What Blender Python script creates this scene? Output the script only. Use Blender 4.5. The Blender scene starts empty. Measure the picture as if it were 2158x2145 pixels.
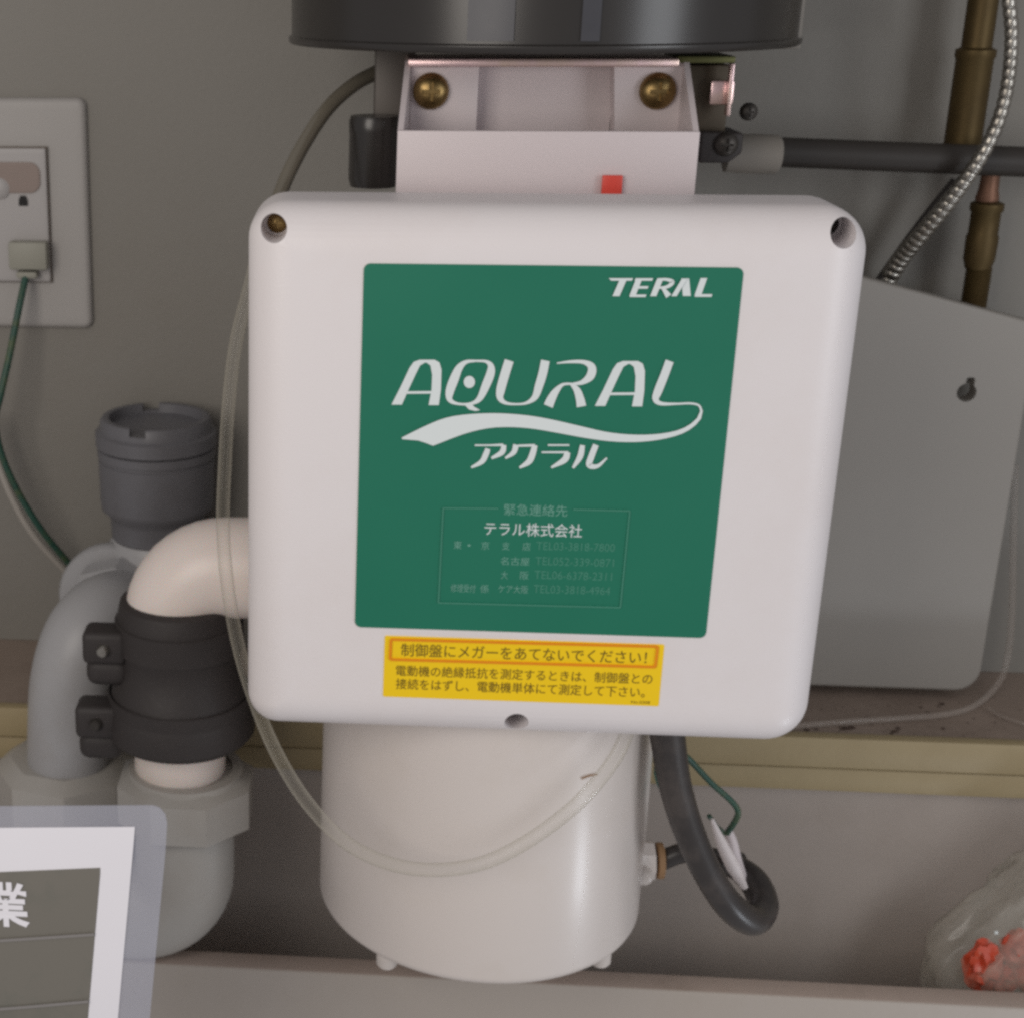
import bpy, bmesh, math, random
from mathutils import Vector, Matrix
random.seed(4)
S = bpy.context.scene
COL = S.collection

# ------------------------------------------------------------------ camera
YAW, PITCH, ROLL = math.radians(5.394), math.radians(18.862), math.radians(.306)
FPX, CX, CY, W, H = 3300.0, 459.6, 1072.0, 2158.0, 2145.0
fwd = Vector((-math.sin(YAW)*math.cos(PITCH), math.cos(YAW)*math.cos(PITCH), -math.sin(PITCH)))
rt = Vector((math.cos(YAW), math.sin(YAW), 0)); dn = fwd.cross(rt)
c_, s_ = math.cos(ROLL), math.sin(ROLL)
RX = c_*rt + s_*dn; DN = -s_*rt + c_*dn
CAMP = Vector((0, 0, 1.0))
cam = bpy.data.cameras.new('camera'); co = bpy.data.objects.new('camera', cam); COL.objects.link(co)
m = Matrix.Identity(4)
for i in range(3):
    m[i][0] = RX[i]; m[i][1] = -DN[i]; m[i][2] = -fwd[i]; m[i][3] = CAMP[i]
co.matrix_world = m
cam.sensor_width = 36; cam.sensor_fit = 'HORIZONTAL'; cam.lens = 36*FPX/W
cam.shift_x = (W/2-CX)/W; cam.shift_y = -(H/2-CY)/W
cam.clip_start = .02; cam.clip_end = 50
cam.dof.use_dof = True; cam.dof.focus_distance = .545; cam.dof.aperture_fstop = 20.0
S.camera = co

# ------------------------------------------------------------------ light
w = bpy.data.worlds.new('World'); S.world = w; w.use_nodes = True
bg = w.node_tree.nodes['Background']; bg.inputs[0].default_value = (.86, .84, .86, 1); bg.inputs[1].default_value = .37
def area(name, loc, target, size, power, col):
    l = bpy.data.lights.new(name, 'AREA'); l.shape = 'RECTANGLE'; l.size = size[0]; l.size_y = size[1]
    l.energy = power; l.color = col
    o = bpy.data.objects.new(name, l); COL.objects.link(o); o.location = loc
    d = Vector(target)-Vector(loc); o.rotation_euler = d.to_track_quat('-Z', 'Y').to_euler()
area('lamp_warm', (-.38, -.10, 1.10), (.03, .60, .74), (.42, .5), 2.85, (1, .93, .85))
area('lamp_cool', (.76, -.02, .94), (.12, .60, .78), (.30, .55), 2.15, (.93, .96, 1))
area('lamp_low_right', (.50, .42, .39), (.10, .58, .64), (.06, .06), .30, (.86, .92, 1))
S.view_settings.view_transform = 'Standard'; S.view_settings.look = 'None'
S.view_settings.exposure = 0.0; S.view_settings.gamma = 1
S.cycles.use_denoising = False
S.cycles.filter_width = 2.8
S.cycles.max_bounces = 10; S.cycles.transparent_max_bounces = 24

# ------------------------------------------------------------------ helpers
def ray(px, py): return ((px-CX)/FPX)*RX + ((py-CY)/FPX)*DN + fwd
def at(px, py, Y):
    d = ray(px, py); return CAMP + d*(Y/d.y)
def atz(px, py, Z):
    d = ray(px, py); return CAMP + d*((Z-1)/d.z)
def pxm(n, p): return n*((Vector(p)-CAMP).dot(fwd))/FPX      # n photo pixels at point p, in metres

def lin(c):
    return tuple(((v/255)/12.92 if v/255 <= .04045 else ((v/255+.055)/1.055)**2.4) for v in c)+(1,)

def mat(name, col, rough=.5, metal=0, var=.06, scale=30, bump=.0, bscale=400, coat=0, spec=.5, dirt=None, dscale=12, damt=.5, sss=0):
    m = bpy.data.materials.new(name); m.use_nodes = True
    nt = m.node_tree; N = nt.nodes; L = nt.links; p = N['Principled BSDF']
    tc = N.new('ShaderNodeTexCoord')
    n1 = N.new('ShaderNodeTexNoise'); n1.inputs['Scale'].default_value = scale; n1.inputs['Detail'].default_value = 4
    L.new(tc.outputs['Object'], n1.inputs['Vector'])
    c = col if len(col) == 4 else lin(col)
    mx = N.new('ShaderNodeMix'); mx.data_type = 'RGBA'
    mx.inputs[6].default_value = tuple(max(0, v*(1-var)) for v in c[:3])+(1,)
    mx.inputs[7].default_value = tuple(min(1, v*(1+var)) for v in c[:3])+(1,)
    L.new(n1.outputs['Fac'], mx.inputs[0]); out = mx.outputs[2]
    if dirt:
        n2 = N.new('ShaderNodeTexNoise'); n2.inputs['Scale'].default_value = dscale; n2.inputs['Detail'].default_value = 7; n2.inputs['Roughness'].default_value = .7
        L.new(tc.outputs['Object'], n2.inputs['Vector'])
        r = N.new('ShaderNodeMapRange'); r.inputs[1].default_value = .48; r.inputs[2].default_value = .75; r.inputs[4].default_value = damt
        L.new(n2.outputs['Fac'], r.inputs[0])
        m2 = N.new('ShaderNodeMix'); m2.data_type = 'RGBA'; L.new(out, m2.inputs[6]); m2.inputs[7].default_value = lin(dirt)
        L.new(r.outputs[0], m2.inputs[0]); out = m2.outputs[2]
    L.new(out, p.inputs['Base Color'])
    rr = N.new('ShaderNodeMapRange'); rr.inputs[3].default_value = max(0, rough-.07); rr.inputs[4].default_value = min(1, rough+.09)
    L.new(n1.outputs['Fac'], rr.inputs[0]); L.new(rr.outputs[0], p.inputs['Roughness'])
    p.inputs['Metallic'].default_value = metal; p.inputs['Coat Weight'].default_value = coat; p.inputs['Coat Roughness'].default_value = .22
    p.inputs['Specular IOR Level'].default_value = spec
    if sss: p.inputs['Subsurface Weight'].default_value = sss; p.inputs['Subsurface Scale'].default_value = .004
    if bump:
        n3 = N.new('ShaderNodeTexNoise'); n3.inputs['Scale'].default_value = bscale; n3.inputs['Detail'].default_value = 3
        L.new(tc.outputs['Object'], n3.inputs['Vector'])
        b = N.new('ShaderNodeBump'); b.inputs['Strength'].default_value = bump; b.inputs['Distance'].default_value = .0006
        L.new(n3.outputs['Fac'], b.inputs['Height']); L.new(b.outputs[0], p.inputs['Normal'])
    return m

def clear(name, col, alpha, edge, rough=.15):
    """see-through plastic: thinner looking in the middle, denser at the rim"""
    m = mat(name, col, rough, var=.05, spec=.7)
    N = m.node_tree.nodes; L = m.node_tree.links; p = N['Principled BSDF']
    lw = N.new('ShaderNodeLayerWeight'); lw.inputs[0].default_value = .35
    r = N.new('ShaderNodeMapRange'); r.inputs[3].default_value = alpha; r.inputs[4].default_value = edge
    L.new(lw.outputs['Facing'], r.inputs[0]); L.new(r.outputs[0], p.inputs['Alpha'])
    return m

ORG = {}
def thing(name, loc, label, cat, group=None):
    o = bpy.data.objects.new(name, None); COL.objects.link(o); o.empty_display_size = .02
    o.location = loc; ORG[o.name] = Vector(loc)
    o['label'] = label; o['category'] = cat
    if group: o['group'] = group
    return o
def tag(o, label=None, cat=None, group=None, kind=None):
    for k, v in (('label', label), ('category', cat), ('group', group), ('kind', kind)):
        if v: o[k] = v
    return o
def obj(name, bm, m, parent=None, smooth=True, ang=40):
    if isinstance(bm, bmesh.types.BMesh):
        me = bpy.data.meshes.new(name); bm.to_mesh(me); bm.free()
    else: me = bm
    n = len(me.vertices)
    lo = [min(v.co[i] for v in me.vertices) for i in range(3)]; hi = [max(v.co[i] for v in me.vertices) for i in range(3)]
    c = Vector([(a+b)/2 for a, b in zip(lo, hi)])
    me.transform(Matrix.Translation(-c))
    o = bpy.data.objects.new(name, me); COL.objects.link(o)
    if not me.materials: me.materials.append(m)
    o.location = c - (ORG[parent.name] if parent else Vector())
    if parent: o.parent = parent
    ORG[o.name] = c
    if smooth:
        for p in me.polygons: p.use_smooth = True
        try: me.set_sharp_from_angle(angle=math.radians(ang))
        except Exception: pass
    return o

def bx(bm, a, b, bev=0, seg=2):
    r = bmesh.ops.create_cube(bm, size=1)
    a = Vector(a); b = Vector(b)
    bmesh.ops.scale(bm, vec=(b-a), verts=r['verts']); bmesh.ops.translate(bm, vec=(a+b)/2, verts=r['verts'])
    if bev:
        es = list({e for v in r['verts'] for e in v.link_edges})
        bmesh.ops.bevel(bm, geom=es, offset=bev, segments=seg, affect='EDGES', profile=.5)
    return bm
def box(a, b, bev=0, seg=2): return bx(bmesh.new(), a, b, bev, seg)

def rrect(x0, x1, z0, z1, r, n=6):
    r = r if isinstance(r, (list, tuple)) else (r,)*4       # bl, br, tr, tl
    pts = []
    for (cx, cz, a0, q) in ((x0, z0, 180, r[0]), (x1, z0, 270, r[1]), (x1, z1, 0, r[2]), (x0, z1, 90, r[3])):
        ox = cx+q if cx == x0 else cx-q; oz = cz+q if cz == z0 else cz-q
        for k in range(n+1):
            a = math.radians(a0+90*k/n); pts.append((ox+q*math.cos(a), oz+q*math.sin(a)))
    return pts
def inset(pts, d):
    n = len(pts); out = []
    for i in range(n):
        p0 = Vector(pts[i-1]); p1 = Vector(pts[i]); p2 = Vector(pts[(i+1) % n])
        t = ((p1-p0).normalized()+(p2-p1).normalized()).normalized()
        out.append((p1.x-t.y*d, p1.y+t.x*d))
    return out
def rc_in(x0, x1, z0, z1): return min(x1-x0, z1-z0)
def rounded_slab(x0, x1, z0, z1, yf, yb, rc, re, seg=8, nc=8):
    """panel facing -Y with rounded corners rc and a rounded front rim re"""
    bm = bmesh.new(); rings = []
    lv = [(yb, 0)]
    for k in range(seg+1):
        a = math.pi/2*k/seg; lv.append((yf+re*(1-math.sin(a)), re*(1-math.cos(a))))
    for y, d in lv:
        rcs = [max(q-d, .0006) for q in (rc if isinstance(rc, (list, tuple)) else [rc]*4)]
        pts = rrect(x0+d, x1-d, z0+d, z1-d, rcs, nc)
        rings.append([bm.verts.new((x, y, z)) for x, z in pts])
    d = re+min(.003, rc_in(x0, x1, z0, z1)*.05)
    rcs = [max(q-d, .0006) for q in (rc if isinstance(rc, (list, tuple)) else [rc]*4)]
    rings.append([bm.verts.new((x, yf, z)) for x, z in rrect(x0+d, x1-d, z0+d, z1-d, rcs, nc)])
    n = len(rings[0])
    for a, b in zip(rings, rings[1:]):
        for i in range(n): bm.faces.new((a[i], a[(i+1) % n], b[(i+1) % n], b[i]))
    bm.faces.new(rings[-1]); bm.faces.new(list(reversed(rings[0])))
    bmesh.ops.recalc_face_normals(bm, faces=bm.faces)
    return bm
def extrude_poly(pts, y0, y1, bev=0):
    bm = bmesh.new()
    a = [bm.verts.new((x, y0, z)) for x, z in pts]; b = [bm.verts.new((x, y1, z)) for x, z in pts]
    n = len(pts)
    bm.faces.new(a); bm.faces.new(list(reversed(b)))
    for i in range(n): bm.faces.new((a[i], b[i], b[(i+1) % n], a[(i+1) % n]))
    bmesh.ops.recalc_face_normals(bm, faces=bm.faces)
    if bev: bmesh.ops.bevel(bm, geom=list(bm.edges), offset=bev, segments=3, affect='EDGES', profile=.5, clamp_overlap=True)
    return bm
def lathe(bm, prof, c, axis=(0, 0, 1), n=48, cap=True):
    """prof: (radius, distance along axis)"""
    ax = Vector(axis).normalized(); q = Vector((0, 0, 1)).rotation_difference(ax)
    rings = []
    for r, h in prof:
        if r < 1e-6: rings.append([bm.verts.new(Vector(c)+ax*h)])
        else: rings.append([bm.verts.new(Vector(c)+q@Vector((r*math.cos(2*math.pi*k/n), r*math.sin(2*math.pi*k/n), h))) for k in range(n)])
    for a, b in zip(rings, rings[1:]):
        if len(a) == 1 and len(b) == 1: continue
        for i in range(n):
            j = (i+1) % n
            if len(a) == 1: bm.faces.new((a[0], b[i], b[j]))
            elif len(b) == 1: bm.faces.new((a[i], a[j], b[0]))
            else: bm.faces.new((a[i], a[j], b[j], b[i]))
    if cap:
        for r in (rings[0], rings[-1]):
            if len(r) > 1: bm.faces.new(r)
    bmesh.ops.recalc_face_normals(bm, faces=bm.faces)
    return bm
def catmull(P, k=10):
    P = [Vector(p) for p in P]; Q = [2*P[0]-P[1]]+P+[2*P[-1]-P[-2]]; out = []
    for i in range(1, len(Q)-2):
        for j in range(k):
            t = j/k; a, b, c, d = Q[i-1:i+3]
            out.append(.5*((2*b)+(c-a)*t+(2*a-5*b+4*c-d)*t*t+(3*b-a-3*c+d)*t**3))
    out.append(P[-1]); return out
def tube(bm, P, r, n=14, k=10, smooth=True, cap=True, flat=1):
    C = catmull(P, k) if smooth else [Vector(p) for p in P]
    rs = [r]*len(C) if not isinstance(r, (list, tuple)) else [r[min(len(r)-1, int(i/(len(C)-1)*(len(r)-1)))]*(1-(i/(len(C)-1)*(len(r)-1)) % 1)+r[min(len(r)-1, int(i/(len(C)-1)*(len(r)-1))+1)]*((i/(len(C)-1)*(len(r)-1)) % 1) for i in range(len(C))]
    T = [(C[min(i+1, len(C)-1)]-C[max(i-1, 0)]).normalized() for i in range(len(C))]
    u = T[0].orthogonal().normalized(); prev = None
    for i, p in enumerate(C):
        u = (u-T[i]*u.dot(T[i])).normalized(); v = T[i].cross(u)
        ring = [bm.verts.new(p+rs[i]*(math.cos(2*math.pi*q/n)*u+math.sin(2*math.pi*q/n)*v*flat)) for q in range(n)]
        if prev:
            for q in range(n): bm.faces.new((prev[q], prev[(q+1) % n], ring[(q+1) % n], ring[q]))
        elif cap: bm.faces.new(list(reversed(ring)))
        prev = ring
    if cap: bm.faces.new(prev)
    bmesh.ops.recalc_face_normals(bm, faces=bm.faces)
    return bm
def hexa(r, n=6, a0=0): return [(r*math.cos(a0+2*math.pi*k/n), r*math.sin(a0+2*math.pi*k/n)) for k in range(n)]
def nut(bm, c, r, h0, h1, rot=0, ch=.0015, n=6):
    c = Vector(c); rings = []
    for rr, h in ((r-ch*1.6, h0), (r, h0+ch), (r, h1-ch), (r-ch*1.6, h1)):
        rings.append([bm.verts.new(c+Vector((x, y, h))) for x, y in hexa(rr, n, rot)])
    for a, b in zip(rings, rings[1:]):
        for i in range(n): bm.faces.new((a[i], a[(i+1) % n], b[(i+1) % n], b[i]))
    bm.faces.new(rings[0]); bm.faces.new(rings[-1]); bmesh.ops.recalc_face_normals(bm, faces=bm.faces)
    return bm
def cut(o, cutters):
    """boolean the cutter meshes out of o (world coordinates)"""
    for cb in cutters:
        me = bpy.data.meshes.new('cutter'); cb.to_mesh(me); cb.free()
        c = bpy.data.objects.new('cutter', me); COL.objects.link(c)
        c.parent = None; c.location = o.location-(ORG[o.name])
        # parent offset is a pure translation, so work in o's own parent space
        par = o.parent; o.parent = None
        md = o.modifiers.new('cut', 'BOOLEAN'); md.object = c; md.solver = 'EXACT'; md.operation = 'DIFFERENCE'
        bpy.context.view_layer.update()
        dg = bpy.context.evaluated_depsgraph_get()
        new = bpy.data.meshes.new_from_object(o.evaluated_get(dg))
        o.modifiers.clear(); o.data = new; o.parent = par
        bpy.data.objects.remove(c)
    for p in o.data.polygons: p.use_smooth = True
    o.data.set_sharp_from_angle(angle=math.radians(38))
def pan_screw(name, c, r, m, parent, cross=True, dark=None):
    bm = bmesh.new()
    prof = [(0, -r*.62)]+[(r*math.sin(a), -r*.62*math.cos(a)) for a in [math.radians(t) for t in (12, 25, 38, 50, 62, 74, 84, 90)]]+[(r, .0006)]
    lathe(bm, prof, c, (0, 1, 0), 28)
    o = obj(name, bm, m, parent, ang=60)
    if cross:
        t = r*.11; l = r*.5; c = Vector(c)
        k1 = box(c+Vector((-l, -r, -t)), c+Vector((l, -r*.33, t)))
        k2 = box(c+Vector((-t, -r, -l)), c+Vector((t, -r*.331, l)))
        cut(o, [k1, k2])
    return o

# ------------------------------------------------------------------ materials
M = {}
M['wall'] = mat('painted_wall', lin((132, 128, 121)), .6, var=.03, scale=6, bump=.25, bscale=250, dirt=(120, 110, 96), dscale=5, damt=.22)
M['ledge'] = mat('ledge_laminate', lin((146, 130, 118)), .55, var=.06, scale=14, dirt=(92, 76, 64), dscale=16, damt=.5, bump=.2)
M['wood'] = mat('pale_wood', lin((158, 142, 108)), .5, var=.08, scale=5, dirt=(128, 108, 76), dscale=9, damt=.35, bump=.15)
M['panel'] = mat('lower_panel', lin((178, 168, 160)), .6, var=.04, scale=5, dirt=(126, 112, 98), dscale=6, damt=.3, bump=.2)
M['curb'] = mat('curb_coat', lin((172, 163, 154)), .5, var=.03, scale=8, dirt=(150, 138, 122), dscale=10, damt=.25, bump=.15)
M['curbtop'] = mat('curb_top_coat', lin((176, 160, 150)), .5, var=.05, scale=12, dirt=(122, 104, 90), dscale=18, damt=.4, bump=.15)
M['white'] = mat('white_plastic', lin((232, 226, 226)), .38, var=.015, scale=10, dirt=(216, 204, 198), dscale=7, damt=.35, bump=.12, bscale=900, spec=.5)
M['ivory'] = mat('ivory_motor_paint', lin((218, 209, 203)), .40, var=.02, scale=12, dirt=(198, 186, 170), dscale=14, damt=.3, bump=.05, coat=.3)
M['bracket'] = mat('white_bracket_plastic', lin((214, 203, 204)), .45, var=.02, scale=14)
M['green'] = mat('green_label', lin((10, 114, 88)), .42, var=.03, scale=20, spec=.6)
M['printw'] = mat('print_white', lin((225, 232, 232)), .4, var=.01)
M['printp'] = mat('print_pale_green', lin((112, 165, 148)), .4, var=.01)
M['printf'] = mat('print_faint_green', lin((72, 140, 118)), .4, var=.01)
M['yellow'] = mat('yellow_sticker', lin((252, 210, 4)), .4, var=.03, scale=30)
M['printb'] = mat('print_brown', lin((122, 98, 12)), .5, var=.02)
M['printo'] = mat('print_orange', lin((236, 140, 0)), .5, var=.02)
M['black'] = mat('black_tank_plastic', lin((44, 41, 39)), .28, var=.1, scale=12, coat=.15)
M['rubber'] = mat('black_rubber', lin((50, 45, 44)), .6, var=.1, scale=60, bump=.3, bscale=300)
M['cable'] = mat('black_cable_sheath', lin((54, 50, 49)), .36, var=.1, scale=80, dirt=(108, 98, 92), dscale=60, damt=.35)
M['rod'] = mat('dark_rod', lin((48, 43, 39)), .55, var=.1)
M['greyd'] = mat('dark_grey_pvc', lin((106, 105, 109)), .42, var=.05, scale=30, dirt=(78, 74, 72), dscale=18, damt=.4)
M['greyl'] = mat('light_grey_pvc', lin((164, 163, 164)), .42, var=.04, scale=20, dirt=(140, 132, 124), dscale=12, damt=.4)
M['greyw'] = mat('warm_grey_pvc', lin((168, 164, 158)), .42, var=.03, scale=20, dirt=(152, 142, 130), dscale=16, damt=.35)
M['pipew'] = mat('cream_pipe', lin((232, 220, 213)), .36, var=.02, scale=18, dirt=(222, 204, 184), dscale=10, damt=.3, sss=.1)
M['brass'] = mat('brass', lin((150, 126, 84)), .38, 1, var=.12, scale=60, dirt=(96, 74, 42), dscale=90, damt=.5)
M['brassd'] = mat('aged_brass', lin((92, 76, 46)), .5, .7, var=.2, scale=30, dirt=(70, 56, 36), dscale=22, damt=.7)
M['copper'] = mat('copper', lin((134, 100, 82)), .5, .7, var=.1)
M['steel'] = mat('stainless', lin((176, 172, 164)), .34, 1, var=.1, scale=60, dirt=(110, 98, 84), dscale=40, damt=.5)
M['zinc'] = mat('zinc_pink', lin((230, 200, 200)), .3, .85, var=.1, scale=40, dirt=(196, 182, 130), dscale=22, damt=.7)
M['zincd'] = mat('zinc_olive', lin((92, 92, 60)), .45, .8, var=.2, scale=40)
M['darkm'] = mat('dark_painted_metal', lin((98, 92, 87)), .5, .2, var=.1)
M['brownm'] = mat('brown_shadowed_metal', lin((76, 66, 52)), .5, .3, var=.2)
M['strip'] = mat('pinkish_grey_strip', lin((104, 92, 92)), .5)
M['tankrefl'] = mat('painted_tank_reflection', lin((66, 66, 71)), .35, var=.15, scale=60)  # lighter grey paints in the glossy tank's reflections
M['dtube'] = mat('grey_brown_vinyl', lin((112, 106, 94)), .25, var=.1, scale=40, coat=.3)
M['sock'] = mat('grey_socket', lin((132, 126, 118)), .6, var=.05)
M['screwd'] = mat('dark_screw', lin((70, 66, 62)), .4, .6, var=.1)
M['plate'] = mat('outlet_plate', lin((166, 162, 158)), .5, var=.02)
M['socket'] = mat('outlet_module', lin((170, 166, 164)), .45, var=.02)
M['brown'] = mat('worn_socket_face', lin((140, 124, 116)), .5, var=.12, scale=120)
M['plug'] = mat('grey_plug', lin((150, 148, 136)), .5, var=.04)
M['hole'] = mat('socket_hole', lin((22, 20, 20)), .7)
M['gwire'] = mat('green_wire', lin((42, 78, 66)), .45, var=.2, scale=40, dirt=(120, 112, 44), dscale=60, damt=.55)
M['twire'] = mat('teal_wire', lin((30, 104, 94)), .45, var=.1)
M['wwire'] = mat('white_wire', lin((170, 164, 156)), .5, var=.05)
M['wlead'] = mat('white_lead', lin((226, 216, 214)), .5, var=.05, scale=200)
M['red'] = mat('red_button', lin((222, 74, 60)), .4, var=.02)
M['tan'] = mat('tan_gasket', lin((150, 116, 82)), .6, var=.1)
M['paper'] = mat('white_paper', lin((240, 238, 244)), .6, var=.01)
M['olive'] = mat('grey_green_print', lin((120, 116, 108)), .5, var=.06, scale=14, dirt=(88, 96, 88), dscale=9, damt=.8)
M['pline'] = mat('grey_print_line', lin((136, 132, 130)), .5, var=.03)
M['hose'] = clear('clear_vinyl', (196, 190, 174), .07, .7, .1)
M['tubec'] = clear('thin_clear_tube', (176, 164, 154), .15, .7, .15)
M['film'] = clear('laminate_film', (190, 192, 206), .34, .55, .2)
M['bag'] = clear('polythene_bag', (196, 190, 178), .34, .66, .2)
M['ored'] = mat('orange_red_wrapper', lin((200, 74, 46)), .45, var=.35, scale=90, dirt=(206, 182, 164), dscale=95, damt=.85)
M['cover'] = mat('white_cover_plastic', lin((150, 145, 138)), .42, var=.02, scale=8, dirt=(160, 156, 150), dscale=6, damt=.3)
M['slot'] = mat('slot_shadow_brown', lin((96, 84, 72)), .6)
M['speck'] = mat('dark_crumbs', lin((64, 46, 36)), .8, var=.4, scale=200)

# ------------------------------------------------------------------ structure
LZ = .6445; LY = .715; WY = .80
tag(obj('wall', box((-.9, WY, LZ), (1.3, WY+.05, 1.6)), M['wall'], smooth=False), kind='structure')
tag(obj('ledge', box((-.9, LY+.004, LZ-.018), (1.3, WY+.05, LZ-.0002)), M['ledge'], smooth=False), kind='structure')
tw = thing('ledge_trim', (.0, LY, LZ-.03), 'pale yellow wooden trim strips along the front edge of the ledge, below the white cover', 'trim')
zA = at(1700, 1552, LY).z; zB = at(2158, 1681, LY).z; zG = at(2158, 1633, LY).z
obj('trim_board', box((-.9, LY-.003, zG+.0012), (1.3, LY+.004, LZ+.0008), .0008), M['wood'], tw)
obj('trim_board', box((-.9, LY-.001, zB), (1.3, LY+.006, zG), .0008), M['wood'], tw)
tag(obj('lower_wall', box((-.9, LY+.012, .38), (1.3, LY+.05, LZ-.019)), M['panel'], smooth=False), kind='structure')
tag(obj('floor', box((-.9, .62, .372), (1.3, LY+.011, .38)), M['panel'], smooth=False), kind='structure')
CZ = .548
pb = atz(1400, 2050, CZ).y; pf = atz(1400, 2086, CZ).y
cu = obj('curb', box((-.9, pf, .3805), (1.3, pb, CZ), .0015, 3), M['curb'])
cu.data.materials.append(M['curbtop'])
for p in cu.data.polygons:
    if p.normal.z > .8: p.material_index = 1
tag(cu, kind='structure')

# ------------------------------------------------------------------ pump
pump = thing('water_pump', (.06, .64, .59), 'white water pump with green labelled control box, ivory motor barrel and black tank above', 'water pump')
BY = .55; BX0, BX1, BZ0, BZ1 = -.0418, .1740, .7185, .9232
cb = obj('control_box', rounded_slab(BX0, BX1, BZ0, BZ1, BY, .588, (.0125, .0165, .0165, .0135), .0165, 10, 10), M['white'], pump)
obj('box_base', rounded_slab(BX0+.006, BX1-.006, BZ0+.004, .9145, .5885, .613, .01, .001, 3, 6), M['white'], pump)
h1 = at(577, 482, BY+.004); h2 = at(1778, 492, BY+.004); h3 = at(1088, 1520, BY+.003)
def cyl(c, r, y0, y1, n=32): return lathe(bmesh.new(), [(r, y0), (r, y1)], (c.x, 0, c.z), (0, 1, 0), n)
cut(cb, [cyl(h1, .0048, .5, .570), cyl(h2, .0049, .5, .574), cyl(h3, .0046, .5, .572)])
pan_screw('screw', (h1.x+.0004, .5701, h1.z-.0004), .0038, M['brass'], cb)
pan_screw('screw', (h2.x, .5741, h2.z), .0038, M['screwd'], cb)
pan_screw('screw', (h3.x, .5721, h3.z), .0036, M['screwd'], cb)
# label
GY = BY-.0004
obj('green_label', rounded_slab(-.0001, .1299, .7655, .9035, GY, BY+.0005, .0024, .0001, 2, 6), M['green'], cb, smooth=False)
# --- lettering drawn as flat print on the label
eps = [0]
def zc(u, v): return (740+u/2.2729, 540+v/2.272)
def poly_on(bm, pts, Y, conv=True):
    eps[0] += 1; y = Y-.00002*(eps[0] % 25)
    vs = []
    for u, v in pts:
        px, py = zc(u, v) if conv else (u, v)
        p = at(px, py, Y); vs.append(bm.verts.new((p.x, y, p.z)))
    f = bm.faces.new(vs)
    return f
def stroke(bm, pts, Y, conv=True, k=6):
    P = [Vector((p[0], p[1], p[2])) for p in pts]
    C = catmull(P, k) if len(P) > 2 else P
    L_, R_ = [], []
    for i, p in enumerate(C):
        t = Vector((C[min(i+1, len(C)-1)].x-C[max(i-1, 0)].x, C[min(i+1, len(C)-1)].y-C[max(i-1, 0)].y))
        if t.length < 1e-6: t = Vector((1, 0))
        t.normalize(); n = Vector((-t.y, t.x))*max(p.z, 1)
        L_.append((p.x+n.x, p.y+n.y)); R_.append((p.x-n.x, p.y-n.y))
    eps[0] += 1; y = Y-.00002*(eps[0] % 25)
    def V(u):
        px, py = zc(*u) if conv else u
        q = at(px, py, Y); return bm.verts.new((q.x, y, q.z))
    l = [V(u) for u in L_]; r = [V(u) for u in R_]
    for i in range(len(l)-1): bm.faces.new((l[i], l[i+1], r[i+1], r[i]))
def slant(bm, x0, y0, x1, y1, hw, Y):           # leg with level ends
    poly_on(bm, [(x0-hw, y0), (x0+hw, y0), (x1+hw, y1), (x1-hw, y1)], Y)
PY = GY-.0001
bm = bmesh.new()
for dx, dy in ((0, 0), (974, 6)):
    poly_on(bm, [(193+dx, 712+dy), (243+dx, 712+dy), (275+dx, 640+dy), (310+dx, 565+dy), (330+dx, 525+dy), (355+dx, 510+dy), (368+dx, 498+dy), (330+dx, 497+dy), (300+dx, 507+dy), (280+dx, 535+dy), (235+dx, 630+dy)], PY)
    poly_on(bm, [(325+dx, 497+dy), (400+dx, 497+dy), (423+dx, 510+dy), (433+dx, 545+dy), (430+dx, 640+dy), (420+dx, 714+dy), (371+dx, 714+dy), (385+dx, 640+dy), (388+dx, 570+dy), (380+dx, 525+dy), (362+dx, 511+dy), (330+dx, 511+dy)], PY)
    stroke(bm, [(262+dx, 654+dy, 6), (388+dx, 653+dy, 6)], PY)
stroke(bm, [(600, 502, 5), (552, 507, 9), (518, 535, 17), (493, 590, 22), (472, 650, 20), (474, 690, 12), (515, 708, 6), (575, 706, 7), (615, 682, 14), (645, 620, 20), (668, 560, 20), (668, 524, 14), (645, 505, 7), (600, 502, 5)], PY)
poly_on(bm, [(535, 704), (575, 704), (590, 722), (618, 738), (595, 742), (565, 735)], PY)
poly_on(bm, [(566+27*math.cos(a), 603+29*math.sin(a)) for a in [2*math.pi*k/20 for k in range(20)]], PY)
stroke(bm, [(757, 500, 22), (735, 570, 22), (716, 640, 21), (714, 680, 15), (740, 703, 8), (790, 709, 5), (840, 703, 7), (880, 675, 15), (900, 620, 20), (918, 560, 21), (930, 500, 21)], PY)
stroke(bm, [(985, 513, 3), (1050, 506, 7), (1115, 508, 10), (1152, 532, 19), (1145, 575, 20), (1105, 605, 11), (1055, 613, 5)], PY)
stroke(bm, [(1070, 612, 5), (1015, 615, 7), (980, 648, 16), (958, 685, 21), (944, 718, 23)], PY)
stroke(bm, [(1050, 610, 5), (1080, 640, 16), (1095, 680, 20), (1103, 720, 23)], PY)
stroke(bm, [(1525, 502, 20), (1500, 570, 20), (1470, 645, 20), (1458, 685, 15), (1485, 706, 9), (1560, 707, 5), (1625, 705, 5), (1665, 715, 5), (1678, 745, 6)], PY)
up = [(243, 868), (350, 815), (450, 775), (560, 757), (700, 752), (840, 762), (960, 782), (1100, 814), (1230, 843), (1360, 855), (1480, 850), (1580, 828), (1648, 785), (1672, 740)]
lo = [(243, 876), (340, 884), (385, 910), (430, 893), (470, 877), (560, 845), (660, 823), (760, 818), (870, 826), (1000, 848), (1120, 870), (1250, 887), (1380, 889), (1500, 874), (1600, 843), (1668, 790), (1684, 740)]
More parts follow.
